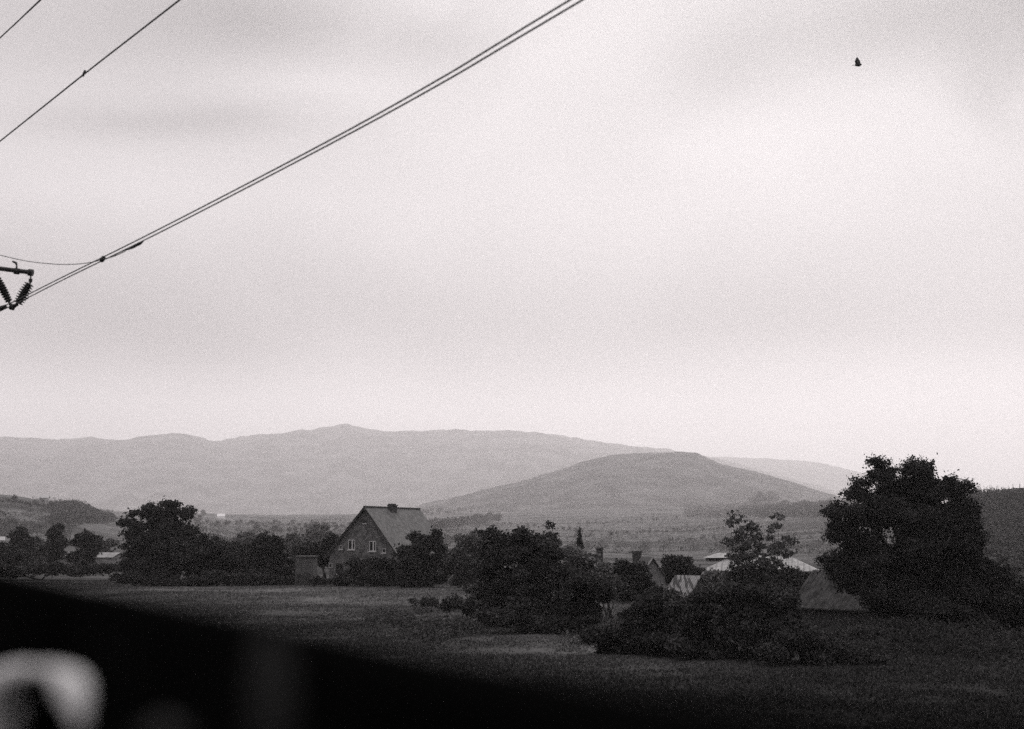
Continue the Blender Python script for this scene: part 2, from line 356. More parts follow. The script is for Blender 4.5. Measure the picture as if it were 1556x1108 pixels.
# around the house
B('garden_tree', 'dark leafy tree covering the right roof corner of the brick house', 'tree', 640,
  [(630, 816, 7, 5), (634, 826, 14, 9), (662, 812, 3.5, 5), (665, 820, 9, 8), (652, 826, 16, 10), (640, 840, 28, 14), (668, 842, 17, 12), (618, 842, 14, 10), (622, 860, 30, 17), (662, 862, 30, 18), (690, 866, 16, 20), (640, 882, 46, 12)],
  134, 30000, .15, .45, 22, LEAF_DARK, .22)
B('garden_bush', 'low dark bush in front of the right half of the gable wall', 'bush', 570,
  [(560, 858, 15, 9), (588, 858, 18, 10), (600, 872, 24, 14), (565, 874, 26, 14), (590, 888, 26, 9)], 138, 14000, .15, .4, 22, LEAF_DARK, .2, limbs=False, part='foliage')
B('garden_bush', 'low dark bush under the small ground floor window of the brick house', 'bush', 530,
  [(540, 855, 12, 8), (548, 866, 16, 12), (532, 881, 24, 8), (510, 886, 18, 5), (488, 884, 14, 6)], 139, 9000, .14, .35, 22, LEAF_DARK, .2, limbs=False, part='foliage')
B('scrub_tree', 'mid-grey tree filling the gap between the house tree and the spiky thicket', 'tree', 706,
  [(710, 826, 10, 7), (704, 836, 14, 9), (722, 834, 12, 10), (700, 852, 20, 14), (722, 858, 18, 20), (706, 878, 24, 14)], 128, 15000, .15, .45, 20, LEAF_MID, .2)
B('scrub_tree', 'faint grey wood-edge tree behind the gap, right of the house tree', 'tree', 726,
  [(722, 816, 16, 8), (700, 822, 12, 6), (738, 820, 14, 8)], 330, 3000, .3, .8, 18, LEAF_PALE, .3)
# central thicket
B('thicket_tree', 'spiky-topped dark tree crowning the left of the central thicket', 'tree', 760,
  [(747, 806, 4, 5), (743, 815, 10, 6), (734, 812, 5, 4), (756, 818, 10, 8), (764, 824, 22, 9), (748, 838, 20, 12), (775, 846, 34, 18), (740, 858, 26, 18), (765, 878, 40, 22), (745, 905, 34, 20), (790, 915, 44, 24)],
  84, 40000, .1, .33, 22, LEAF_SOFT, .16)
B('thicket_tree', 'flat-topped dark tree forming the right shoulder of the central thicket', 'tree', 815,
  [(792, 810, 10, 5), (790, 817, 18, 7), (812, 822, 20, 7), (826, 828, 13, 5), (836, 820, 8, 3), (800, 836, 30, 14), (832, 850, 24, 18), (850, 872, 24, 18), (812, 874, 34, 24), (862, 892, 22, 20), (830, 906, 42, 26), (850, 930, 40, 18)],
  78, 42000, .095, .32, 22, LEAF_SOFT, .16)
B('wispy_sapling', 'thin wispy sapling poking up right of the central thicket', 'tree', 838,
  [(836, 796, 7, 2.2), (834, 803, 6, 2.2), (841, 800, 5, 2), (836, 812, 8, 4), (842, 828, 12, 6), (850, 842, 14, 10)], 120, 1300, .12, .2, 10, LEAF_MID, .04, lobes=6, airy=True)
B('grey_shrub', 'lighter grey shrub in front of the left chimney', 'bush', 886,
  [(864, 838, 18, 4), (874, 846, 14, 7), (890, 850, 14, 7), (880, 862, 24, 10), (916, 868, 20, 8), (900, 876, 26, 12), (934, 872, 12, 5)], 98, 9000, .12, .36, 18, LEAF_GREY, .1, limbs=False, part='foliage')
B('dark_bush', 'dark bush in front of the right chimney', 'bush', 966,
  [(943, 859, 8, 3), (952, 866, 14, 8), (968, 866, 14, 8), (974, 872, 12, 9), (960, 882, 24, 14), (982, 892, 14, 12), (962, 897, 30, 12), (944, 862, 5, 9)], 92, 20000, .11, .33, 22, LEAF_DARK, .12, limbs=False, part='foliage')
B('dark_bush', 'dark bush filling the hollow left of the pale grass slope', 'bush', 880,
  [(885, 888, 24, 12), (905, 898, 24, 12), (880, 915, 30, 20), (915, 906, 18, 10), (890, 935, 22, 14)], 74, 20000, .09, .3, 22, LEAF_DARK, .12, limbs=False, part='foliage')
B('grey_shrub', 'mottled grey shrub right of the striped shed, under the pale low roof', 'bush', 1090,
  [(1078, 876, 10, 7), (1092, 880, 14, 10), (1080, 892, 14, 9), (1104, 890, 12, 10)], 104, 7000, .12, .32, 16, LEAF_GREY, .1, limbs=False, part='foliage')
B('grey_shrub', 'mottled grey scrub between the thicket and the bush by the right chimney', 'bush', 925,
  [(905, 884, 16, 7), (925, 884, 14, 7), (938, 892, 10, 7), (918, 896, 16, 6)], 88, 6000, .1, .3, 16, LEAF_MID, .1, limbs=False, part='foliage')
B('round_bush', 'round dark bush between the pale gable and the low farm building', 'bush', 1030,
  [(1022, 852, 12, 6), (1034, 854, 13, 7), (1027, 862, 18, 9), (1016, 868, 13, 8), (1042, 867, 12, 7), (1060, 872, 12, 6), (1030, 876, 24, 8)], 112, 14000, .13, .38, 22, LEAF_DARK, .12, limbs=False, part='foliage')
# airy tree
B('slender_tree', 'airy thin tree with see-through crown in front of the pale low roof', 'tree', 1140,
  [(1116, 786, 10, 7), (1110, 796, 7, 5), (1124, 795, 8, 6), (1140, 801, 12, 6), (1150, 812, 12, 9), (1132, 812, 14, 8), (1108, 824, 8, 5), (1120, 826, 14, 9), (1145, 828, 18, 9), (1128, 842, 24, 10), (1156, 845, 20, 10), (1120, 858, 16, 8), (1160, 862, 26, 8)],
  96, 6600, .09, .2, 11, LEAF_PALE, .07, lobes=12, airy=True)
B('slender_tree', 'faintest airy sapling leaning right of the see-through tree', 'tree', 1172,
  [(1170, 790, 9, 5), (1184, 786, 7, 5), (1176, 804, 11, 6), (1194, 820, 10, 5), (1206, 826, 9, 4), (1180, 832, 14, 7), (1190, 840, 16, 5), (1172, 818, 7, 7)],
  118, 2000, .12, .22, 10, LEAF_PALE, .05, lobes=10, airy=True)
B('dark_bush', 'large dark bush at the foot of the airy thin tree', 'bush', 1150,
  [(1135, 870, 26, 8), (1165, 872, 30, 9), (1200, 876, 26, 7), (1125, 884, 24, 12), (1160, 886, 36, 14), (1205, 888, 22, 12), (1150, 900, 60, 14)], 93, 28000, .11, .33, 22, LEAF_DARK, .12, limbs=False, part='foliage')
# foreground bushes along the railway
fg = [('wide low bush left of the striped shed roof, nearest the railway', 990, [(1000, 908, 26, 10), (985, 920, 28, 15), (1020, 915, 26, 14), (975, 945, 28, 20), (1010, 945, 36, 26), (955, 962, 16, 10), (1000, 975, 44, 16)], 62),
      ('dark bush below the striped shed roof, second of the railway bushes', 1062, [(1055, 917, 26, 10), (1085, 905, 22, 10), (1050, 930, 32, 18), (1090, 925, 30, 20), (1065, 955, 44, 26), (1050, 985, 50, 16), (1092, 996, 30, 12)], 60),
      ('tall dark bush left of the grassy knoll, third of the railway bushes', 1140, [(1115, 898, 26, 10), (1145, 902, 24, 12), (1175, 905, 28, 12), (1130, 925, 38, 22), (1170, 930, 34, 22), (1140, 960, 50, 28), (1180, 965, 30, 24), (1128, 998, 30, 12), (1160, 996, 26, 12)], 59),
      ('low dark bush sprawling at the foot of the grassy knoll', 1215, [(1195, 915, 18, 12), (1200, 945, 20, 20), (1210, 975, 28, 20), (1245, 990, 28, 14), (1180, 990, 30, 14)], 57)]
for lb, b0, bl, D in fg:
    B('railway_bush', lb, 'bush', b0, bl, D, 28000, .07, .28, 22, LEAF_SOFT, .1, limbs=False, part='foliage', group='bushes along the railway')
B('dark_bush', 'sprawling dark bush spilling over the field edge below the central thicket', 'bush', 800,
  [(760, 935, 34, 10), (800, 940, 40, 12), (850, 950, 40, 14), (890, 958, 26, 10), (690, 918, 30, 6), (650, 915, 22, 4), (725, 925, 30, 9)], 76, 20000, .085, .28, 22, LEAF_SOFT, .1, limbs=False, part='foliage')
# right edge
B('hedge_tree', 'dark rounded tree mass right of the tallest tree, running out of frame', 'tree', 1520,
  [(1500, 866, 22, 11), (1520, 876, 28, 14), (1500, 890, 30, 20), (1545, 895, 34, 18), (1490, 920, 34, 26), (1530, 925, 40, 30), (1580, 920, 36, 34), (1500, 950, 40, 22), (1560, 955, 50, 24)], 80, 40000, .1, .34, 22, LEAF_DARK, .16)
B('dark_bush', 'black bush at the right end of the low barn, beneath the tallest tree', 'bush', 1440,
  [(1425, 925, 20, 14), (1450, 935, 28, 18), (1480, 950, 26, 16), (1420, 945, 20, 10)], 76, 14000, .09, .3, 22, LEAF_DARK, .1, limbs=False, part='foliage')
B('dark_bush', 'dark bush behind the left end of the low barn', 'bush', 1225,
  [(1215, 880, 20, 8), (1205, 895, 22, 14), (1190, 908, 22, 10), (1225, 884, 16, 8)], 94, 12000, .1, .3, 22, LEAF_DARK, .1, limbs=False, part='foliage')

B('low_hedge', 'low ragged dark undergrowth closing the feet of the dark trees left of the shed', 'hedge', 330,
  [(x_, 882 + 3 * math.sin(x_ * .7), 22, 8) for x_ in range(186, 452, 17)], 146, 22000, .13, .35, 22, LEAF_DARK, .1, limbs=False, part='foliage', deep=.6)
B('low_hedge', 'low dark undergrowth beneath the small round trees at far left', 'hedge', 70,
  [(x_, 866 + 2 * math.sin(x_ * .9), 20, 8) for x_ in range(-30, 190, 15)], 176, 24000, .15, .4, 20, LEAF_DARK, .1, limbs=False, part='foliage', deep=.6)
B('dark_bush', 'dark scrubby bush right of the pale grass slope, left of the railway bushes', 'bush', 945,
  [(940, 962, 22, 10), (915, 972, 26, 9), (965, 985, 30, 12), (900, 965, 18, 9), (935, 990, 30, 8)], 63, 16000, .075, .26, 22, LEAF_DARK, .1, limbs=False, part='foliage')
B('dark_bush', 'low dark bush trailing from the last railway bush across the foot of the knoll', 'bush', 1275,
  [(1265, 985, 22, 10), (1290, 998, 26, 9), (1240, 1005, 30, 9), (1320, 1004, 22, 6)], 57, 12000, .07, .24, 22, LEAF_DARK, .1, limbs=False, part='foliage')
# conifer
def conifer_geo(h, r, n, leaf, tiers=14):
    cs = []
    for k in range(tiers):
        f = k / (tiers - 1); zz = h * (.16 + .8 * f); rr = r * (1 - f) ** .85 + .04 * r
        nb = max(4, int(9 * (1 - f)) + 3)
        for q in range(nb):
            a = rng.uniform(0, 6.28); L = rr * rng.uniform(.65, 1.1); m = max(4, int(n * rr / (r * tiers * nb) * 1.6))
            t = rng.uniform(.05, 1, m) ** .8
            cs.append(np.stack([np.cos(a) * L * t + rng.normal(size=m) * r * .06, np.sin(a) * L * t + rng.normal(size=m) * r * .06, zz - L * t * .3 + .22 * L * t ** 3 + rng.normal(size=m) * r * .11], 1))
    cs.append(np.stack([rng.normal(size=30) * .03 * r, rng.normal(size=30) * .03 * r, h * rng.uniform(.9, 1.02, 30)], 1))
    return leaf_quads(np.concatenate(cs), leaf)
def conifer(label, px, top, D, w, n, leaf, m=LEAF_DARK, group=None):
    x = (px - 778) / F * D; z = gz(x, D); h = P(px, top, D)[2] - z
    t = empty('spruce', (x, D, z), label, 'spruce', group)
    v, f = conifer_geo(h, w / 2 * D / F, n, leaf)
    link('crown', raw_mesh('crown', v, f, 4, m), t)
    mb = MB(); mb.tube([(0, 0, -.2), (0, 0, h * .5), (0, 0, h * .98)], [h * .02, h * .012, h * .003], 6); mb.build('trunk', BARK, t)
conifer('small pointed spruce standing left of the chimneys', 880, 804, 128, 34, 4200, .12)

# ---------------------------------------------------------------- distant trees (copies)
def proto_mesh(kind, seed):
    global rng
    rng = np.random.default_rng(seed)
    if kind == 'spruce': v, f = conifer_geo(8, 1.7, 320, .32, 7)
    else:
        bl = [(rng.uniform(-1.2, 1.2), rng.uniform(-1.2, 1.2), rng.uniform(2.4, 5.6), rng.uniform(1.2, 2.2), rng.uniform(1.2, 2.2), rng.uniform(1, 1.8)) for _ in range(7)]
        cen, _ = blob_leaves(bl, 1100, .55, 11); v, f = leaf_quads(cen, .34)
    h = 8
    tv = []; tf = []
    for k, (zz, rr) in enumerate([(-.5, .22), (h * .55, .1)]):
        for q in range(4): tv.append((math.cos(q * 1.57) * rr, math.sin(q * 1.57) * rr, zz))
    tf = [(q, (q + 1) % 4, 4 + (q + 1) % 4, 4 + q) for q in range(4)]
    co = np.concatenate([v, np.array(tv)]); fa = np.concatenate([f, np.array(tf) + len(v)])
    return raw_mesh(kind, co, fa, 4, LEAF_FAR)
FARB = [proto_mesh('broadleaf', 100 + k) for k in range(5)]
FARS = [proto_mesh('spruce', 200 + k) for k in range(3)]
rng = np.random.default_rng(99)
def far_tree(px, D, hpx, name, label, cat, group, kind='b', wide=1.0):
    x = (px - 778) / F * D; z = gz(x, D); s = hpx * D / F / (7.2 if kind == 'b' else 8.0)
    me = (FARB if kind == 'b' else FARS)[int(rng.integers(5 if kind == 'b' else 3))]
    o = link(name, me, None, (x, D, z)); o.scale = (s * wide, s * wide, s); o.rotation_euler = (0, 0, rng.uniform(0, 6.28))
    tag(o, label, cat, group); return o
def row(x0, y0, x1, y1, n, h, name, label, group, kind='b', jit=3, wide=1.1, jy=1.5):
    for k in range(n):
        f = (k + rng.uniform(-.3, .3)) / max(1, n - 1); px = x0 + (x1 - x0) * f + rng.uniform(-jit, jit)
        far_tree(px, D_at(px, y0 + (y1 - y0) * f + rng.uniform(-jy, jy)), h * rng.uniform(.65, 1.25), name, label, 'tree', group, kind, wide * rng.uniform(.8, 1.2))
row(330, 838, 372, 838, 6, 18, 'hedgerow_tree', 'hazy trees just above the wide rounded dark tree', 'hazy trees above the rounded tree')
row(425, 836, 520, 834, 13, 21, 'hedgerow_tree', 'hazy hedgerow trees in the valley just left of the gable house', 'valley hedgerow left of the house')
row(300, 797, 480, 805, 22, 11, 'hedgerow_tree', 'hazy small trees along the valley line near the tiny white house', 'trees near the tiny white house', jy=3)
row(395, 812, 560, 806, 26, 13, 'hedgerow_tree', 'faint line of trees crossing the valley meadow behind the brick gable', 'valley line behind the gable', jy=3)
row(650, 812, 752, 795, 30, 18, 'copse_tree', 'hazy copse trees climbing the slope right of the house', 'copse on slope right of the house', jit=2)
row(690, 800, 755, 795, 14, 14, 'copse_tree', 'hazy copse trees climbing the slope right of the house', 'copse on slope right of the house', jit=3)
row(640, 784, 720, 780, 16, 9, 'copse_tree', 'very faint trees at the left foot of the wooded hill', 'trees at the foot of the wooded hill')
row(1000, 826, 1070, 822, 12, 6, 'scrub', 'low faint scrub line across the meadow above the chimneys', 'scrub line in meadow')
row(880, 800, 1090, 786, 26, 6, 'scrub', 'pale faint bushes fringing the upper meadow below the wooded hill', 'upper meadow fringe')
row(1484, 752, 1600, 750, 40, 12, 'spruce', 'small spiky spruces along the crest at the far right', 'spruces on the right crest', 's', 1.5, .62)
row(1150, 770, 1176, 768, 8, 24, 'wood_edge_tree', 'dark clump of tall trees standing alone on the hill shoulder', 'clump on hill shoulder', 'b', 5)
far_tree(25, D_at(25, 764), 15, 'ridge_tree', 'solitary small tree standing proud on the left ridge', 'tree', None)
far_tree(312, D_at(312, 788), 13, 'ridge_tree', 'small round hazy tree left of the tiny white house', 'tree', None)
row(-40, 760, 165, 783, 42, 8, 'ridge_tree', 'hazy trees fringing the left ridge line', 'trees fringing the left ridge')
row(1240, 830, 1300, 828, 8, 8, 'slope_bush', 'faint bushes on the slope left of the tallest tree', 'slope bushes left of the tallest tree', 'b', 4)
def wood(name, label, quad, n, h, per=46, leaf=1.0, seed=1, thr=.45, m=None):
    """crowns scattered over a stretch of hillside, far off: one mass nobody could count"""
    x0, x1, ya, yb = quad; V = []; c = 0
    while c < n:
        px = rng.uniform(x0, x1); py = rng.uniform(ya, yb); D = D_at(px, py)
        x = (px - 778) / F * D
        if vnoise(np.array([x / (D * .02)]), np.array([D / 60]), seed)[0] + .35 * rng.normal() * .5 + .15 * vnoise(np.array([x / (D * .006)]), np.array([D / 20]), seed)[0] < thr: c += .3; continue
        r = h * rng.uniform(.3, .6); q = rng.normal(size=(per, 3)); q /= np.linalg.norm(q, axis=1)[:, None]
        q *= rng.uniform(.5, 1.1, (per, 1)) ** .5 * np.array([r, r, r * rng.uniform(.8, 1.3)]); V.append(q + np.array([x, D, gz(x, D) + r * .8])); c += 1
    v, f = leaf_quads(np.concatenate(V), leaf * h / 8); o = link(name, raw_mesh(name, v, f, 4, m or LEAF_FAR)); tag(o, label, 'trees', kind='stuff')
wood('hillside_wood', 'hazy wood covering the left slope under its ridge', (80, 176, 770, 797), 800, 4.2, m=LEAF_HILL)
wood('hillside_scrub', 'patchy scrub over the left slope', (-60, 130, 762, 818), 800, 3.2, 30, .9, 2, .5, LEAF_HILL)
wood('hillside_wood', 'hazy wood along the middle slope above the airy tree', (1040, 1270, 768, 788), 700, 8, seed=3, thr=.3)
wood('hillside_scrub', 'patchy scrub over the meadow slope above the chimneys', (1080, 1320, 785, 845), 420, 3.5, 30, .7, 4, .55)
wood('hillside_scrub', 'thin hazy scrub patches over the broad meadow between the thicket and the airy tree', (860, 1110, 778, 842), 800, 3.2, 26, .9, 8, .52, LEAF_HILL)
row(870, 818, 1100, 806, 40, 6, 'scrub', 'broken hedge line running across the middle of the broad meadow', 'hedge line across the broad meadow', jit=3, jy=1)
row(760, 800, 900, 812, 24, 7, 'scrub', 'broken hedge line dropping from the wooded hill towards the spruce', 'hedge line below the wooded hill', jit=3, jy=1)
wood('hillside_scrub', 'dark rough scrub covering the right slope', (1440, 1640, 752, 880), 3600, 2.4, 28, 1.1, 5, .12)
wood('hillside_scrub', 'hazy bushes strewn over the valley floor', (300, 760, 790, 832), 700, 5, 26, .9, 6, .5)
# ---------------------------------------------------------------- grass tufts in the field
def tufts():
    n = 560000
    a = rng.uniform(-.37, .37, n); r = 33 + (178 - 33) * rng.random(n) ** 1.35; x = np.sin(a) * r; y = np.cos(a) * r
    q = vnoise(x / 5, y / 5, 31) * .6 + vnoise(x / 1.3, y / 1.3, 32) * .4
    k = q + .25 * rng.random(n) > .38; x = x[k]; y = y[k]; q = q[k]; z = ground_z(x, y); n = len(x)
    h = rng.uniform(.04, .11, n) * (.6 + 1.1 * q); w = rng.uniform(.02, .05, n); t = rng.uniform(0, 3.14, n)
    dx = np.cos(t) * w; dy = np.sin(t) * w; lx = rng.normal(size=n) * .07; ly = rng.normal(size=n) * .07
    v = np.stack([np.stack([x - dx, y - dy, z - .02], 1), np.stack([x + dx, y + dy, z - .02], 1), np.stack([x + lx, y + ly, z + h], 1)], 1).reshape(-1, 3)
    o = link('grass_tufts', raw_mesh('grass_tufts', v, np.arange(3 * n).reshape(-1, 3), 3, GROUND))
    tag(o, 'rough tufted grass over the field and the railway side', 'grass', kind='stuff')
tufts()
def weeds():
    V = []; c = 0
    while c < 2600:
        px = rng.uniform(560, 1600); D = rng.uniform(57, 92) if px > 900 else rng.uniform(66, 100); x = (px - 778) / F * D
        q = vnoise(np.array([x / 4]), np.array([D / 7]), 77)[0]
        lim = .42 if px > 860 else .68
        if D < 62: lim += .1
        c += 1
        if q < lim: continue
        h = rng.uniform(.12, .5) * (.6 + q * .6); n = 42; p = rng.normal(size=(n, 3)) * np.array([h * .9, h * .9, h * .35]) + np.array([x, D, gz(x, D) + h * .4]); V.append(p)
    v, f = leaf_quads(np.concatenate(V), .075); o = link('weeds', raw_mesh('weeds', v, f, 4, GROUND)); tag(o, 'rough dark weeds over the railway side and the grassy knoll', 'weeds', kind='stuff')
weeds()

# ---------------------------------------------------------------- the brick house
def house():
    Dh = 150.0; ap = P(556, 773, Dh); al = math.radians(24)
    G = np.array([math.cos(al), -math.sin(al), 0]); R = np.array([math.sin(al), math.cos(al), 0])
    o3 = np.array([ap[0], ap[1], 0.]); zg = min(gz(ap[0], ap[1]), gz(*(o3 + R * 12)[:2])) - .4
    hl, hr = 4.35, 3.85; ze = P(0, 843, Dh)[2]; za = ap[2]; Lh = 11.8
    t = empty('brick_house', (ap[0], ap[1], zg), 'steep-roofed dark brick house with two white-framed attic windows in its gable', 'house')
    def w(u, v, z): return o3 + G * u + R * v + np.array([0, 0, z]) - np.array([ap[0], ap[1], zg])
    m = MB()
    fr = [w(-hl, 0, zg), w(hr, 0, zg), w(hr, 0, ze), w(0, 0, za - .12), w(-hl, 0, ze)]; bk = [w(-hl, Lh, zg), w(hr, Lh, zg), w(hr, Lh, ze), w(0, Lh, za - .12), w(-hl, Lh, ze)]
    m.add(fr + bk, [(0, 1, 2, 3, 4), (9, 8, 7, 6, 5), (0, 5, 6, 1), (1, 6, 7, 2), (4, 9, 5, 0), (2, 7, 8, 3), (3, 8, 9, 4)])
    m.build('wall', HOUSE_WALL, t)
    rf = MB(); ov = .35; oe = .45
    for sgn, hw in ((-1, hl), (1, hr)):
        sl = (za - ze) / hw; x2 = sgn * (hw + oe); z2 = ze - sl * oe
        a_, b_, c_, d_ = w(0, -ov, za), w(x2, -ov, z2), w(x2, Lh + ov, z2), w(0, Lh + ov, za)
        up = np.array([0, 0, .16]); lo = [a_, b_, c_, d_] if sgn > 0 else [a_, d_, c_, b_]
        rf.hexa(lo, [p + up for p in lo])
    ro = rf.build('roof', ROOF_TILE, t)
    rc = MB(); rc.tube([w(0, -ov - .03, za + .15), w(0, Lh + ov + .03, za + .15)], .12, 6); rc.build('ridge_cap', BRICK_D, ro)
    vg = MB()
    for sgn, hw in ((-1, hl), (1, hr)):
        sl = (za - ze) / hw; x2 = sgn * (hw + oe + .03); z2 = ze - sl * (oe + .03)
        a_, b_ = w(0, -ov - .05, za - .08), w(x2, -ov - .05, z2 - .08); up = np.array([0, 0, .28]); th = R * .045
        lo = [a_, b_, b_ + th, a_ + th]; vg.hexa(lo, [p + up for p in lo])
    vg.build('bargeboard', METAL_D, ro)
    ch = MB(); v0 = 5.0
    def bx(mb, u0, u1, va, vb, z0, z1): lo = [w(u0, va, z0), w(u1, va, z0), w(u1, vb, z0), w(u0, vb, z0)]; mb.hexa(lo, [p + np.array([0, 0, z1 - z0]) for p in lo])
    bx(ch, -.02, .46, 4.7, 6.0, za - .8, za + .36); bx(ch, -.08, .52, 4.63, 6.07, za + .36, za + .46)
    cho = ch.build('chimney', BRICK_D, ro)
    for va in (4.75, 5.5):
        pt = MB(); bx(pt, .04, .38, va, va + .38, za + .463, za + .58); pt.build('chimney_pot', BRICK_D, cho)
    # openings, found on the gable plane from where they show
    def uz(px, py):
        d = ray(px, py); e = np.array([0, 0, EYE]); k = (o3 - e) @ R / (d @ R); p = e + d * k; return (p - o3) @ G, p[2]
    def window(x0, y0, x1, y1, frame, mull, fl=.07, sill=True):
        u0, z1 = uz(x0, y0); u1, z0 = uz(x1, y1); f = MB()
        for (a_, b_, c_, d_) in ((u0, u0 + fl, z0, z1), (u1 - fl, u1, z0, z1), (u0 + fl, u1 - fl, z1 - .07, z1), (u0 + fl, u1 - fl, z0, z0 + .07)): bx(f, a_, b_, -.05, .02, c_, d_)
        if mull: um = u0 + (u1 - u0) * mull; bx(f, um - .07, um + .07, -.045, .02, z0 + .07, z1 - .07)
        wo = bpy.data.objects.new('window', None)
        p = MB(); bx(p, u0 + fl, u1 - fl, -.02, .015, z0 + .07, z1 - .07)
        pane = p.build('window', GLASS, t)
        f.build('frame', frame, pane)
        bpy.data.objects.remove(wo)
        if sill: s = MB(); bx(s, u0 - .08, u1 + .08, -.12, -.004, z0 - .09, z0 - .003); s.build('sill', FRAME, pane)
    window(529.5, 821, 539.5, 836, FRAME, .6); window(561.5, 823, 571.5, 838.5, FRAME, .6)
    window(516, 829, 520.5, 835.5, DULLWHITE, 0, .07); window(581, 834, 586.5, 841, DULLWHITE, 0, .07)
    window(500, 856, 505, 864, DULLWHITE, 0, .07, False); window(511, 857, 521.5, 873, METAL_D, .5, .08)
    window(552, 792, 557, 796, METAL_D, 0, .06)
    bd = MB(); u0, z0 = uz(500, 844); bx(bd, -hl + .02, hr - .02, -.03, -.003, ze - .18, ze); bd.build('string_course', PALEWALL, t)
house()

# ---------------------------------------------------------------- generic gabled building
def gabled(name, label, cat, A, Bp, depth, ze, zr, wallm, roofm, ov=.25, hip=0.0, base=None, corr=False, rakes=None):
    """A, Bp: ends of the eave facing us (x,y); depth: half span going away; returns empty and a local mapper"""
    A = np.array([*A, 0.]); Bp = np.array([*Bp, 0.]); L = np.linalg.norm(Bp - A); u = (Bp - A) / L; n = np.array([-u[1], u[0], 0.])
    if n[1] < 0: n = -n
    zb = (min(gz(A[0], A[1]), gz(Bp[0], Bp[1])) - .3) if base is None else base
    org = np.array([A[0], A[1], zb]); t = empty(name, org, label, cat)
    def w(a, b, z): return A + u * a + n * b + np.array([0, 0, z]) - org
    m = MB(); s = 2 * depth
    if hip:
        m.hexa([w(0, 0, zb), w(L, 0, zb), w(L, s, zb), w(0, s, zb)], [w(0, 0, ze), w(L, 0, ze), w(L, s, ze), w(0, s, ze)])
    else:
        fr = [w(0, 0, zb), w(0, s, zb), w(0, s, ze), w(0, depth, zr - .06), w(0, 0, ze)]; bk = [w(L, 0, zb), w(L, s, zb), w(L, s, ze), w(L, depth, zr - .06), w(L, 0, ze)]
        m.add(fr + bk, [(4, 3, 2, 1, 0), (5, 6, 7, 8, 9), (0, 1, 6, 5), (1, 2, 7, 6), (5, 9, 4, 0), (2, 3, 8, 7), (3, 4, 9, 8)])
    m.build('wall', wallm, t)
    rf = MB(); sl = (zr - ze) / depth; z2 = ze - sl * ov; up = np.array([0, 0, .09])
    if hip:
        e = [w(-ov, -ov, z2), w(L + ov, -ov, z2), w(L + ov, s + ov, z2), w(-ov, s + ov, z2)]; r0, r1 = w(hip, depth, zr), w(L - hip, depth, zr)
        rf.add([p for p in e] + [p + up for p in e] + [r0 + up, r1 + up], [(3, 2, 1, 0), (0, 1, 5, 4), (1, 2, 6, 5), (2, 3, 7, 6), (3, 0, 4, 7), (4, 5, 9, 8), (6, 7, 8, 9), (5, 6, 9), (7, 4, 8)])
        if corr:
            k = int(L / .45)
            for q in range(k):
                a = -ov + (L + 2 * ov) * (q + .5) / k; f = min(1, (a + ov) / (hip + ov), (L + ov - a) / (hip + ov)); lo = w(a, -ov - .01, z2) + up * 1.15
                rf.tube([lo, w(a, -ov + (depth + ov) * f, z2 + (zr - z2) * f) + up * 1.2], .045, 4)
    else:
        for sg in (0, 1):
            yb = -ov if sg == 0 else s + ov
            q = [w(-ov, yb, z2), w(L + ov, yb, z2), w(L + ov, depth, zr), w(-ov, depth, zr)]
            if sg: q = q[::-1]
            rf.hexa(q, [p + up for p in q])
        if corr:
            k = int(L / .16)
            for q in range(k):
                a = -ov + (L + 2 * ov) * (q + .5) / k
                rf.tube([w(a, -ov - .02, z2) + up * 1.1, w(a, depth, zr) + up * 1.1], .03, 4)
    ro = rf.build('roof', roofm, t)
    return t, w, L, ro
def xy(px, D): return ((px - 778) / F * D, D)

BARN_ROOF = mat('mossy_barn_roof', g(.02), g(.055), 2.2, .9, .05, bump=.4, bscale=6, stretch=(1, 1, .5))
t, w, L, ro = gabled('barn', 'low dark barn with a long sagging roof beneath the tallest tree', 'barn', xy(1206, 88), (24.6, 79.5), 2.1, 1.15, 3.0, WOOD_D, BARN_ROOF, ov=.4)
for q in range(26):
    pass
mb = MB()
for q in range(34):
    a = -.35 + (L + .7) * (q + .5) / 34
    mb.tube([w(a, -.44, .83), w(a + .0, 2.1, 3.10)], .03, 4)
mb.build('roof_batten', BARN_ROOF, ro)
mb = MB(); mb.hexa([w(4, -.05, -.4), w(6.2, -.05, -.4), w(6.2, -.004, -.4), w(4, -.004, -.4)], [w(4, -.05, 1.0), w(6.2, -.05, 1.0), w(6.2, -.004, 1.0), w(4, -.004, 1.0)]); mb.build('door', METAL_D, t)

STRIPE = bpy.data.materials.new('striped_roofing'); STRIPE.use_nodes = True
nt = STRIPE.node_tree; b = nt.nodes['Principled BSDF']; b.inputs['Roughness'].default_value = .7; b.inputs['Specular IOR Level'].default_value = .2
tc = nt.nodes.new('ShaderNodeTexCoord'); nn = nt.nodes.new('ShaderNodeTexNoise'); nn.inputs['Scale'].default_value = 2.6; nn.inputs['Detail'].default_value = 2
mp = nt.nodes.new('ShaderNodeMapping'); mp.inputs['Rotation'].default_value = (0, 0, .25); mp.inputs['Scale'].default_value = (2.2, .35, .35); nt.links.new(tc.outputs['Object'], mp.inputs[0]); nt.links.new(mp.outputs[0], nn.inputs['Vector'])
rp = nt.nodes.new('ShaderNodeValToRGB'); rp.color_ramp.elements[0].position = .47; rp.color_ramp.elements[1].position = .53; rp.color_ramp.elements[0].color = (.06, .06, .06, 1); rp.color_ramp.elements[1].color = (.24, .24, .24, 1)
nt.links.new(nn.outputs[0], rp.inputs[0]); nt.links.new(rp.outputs[0], b.inputs['Base Color'])
A_ = xy(1006, 92); u_ = np.array([math.cos(.8), -math.sin(.8)]) * 1.95
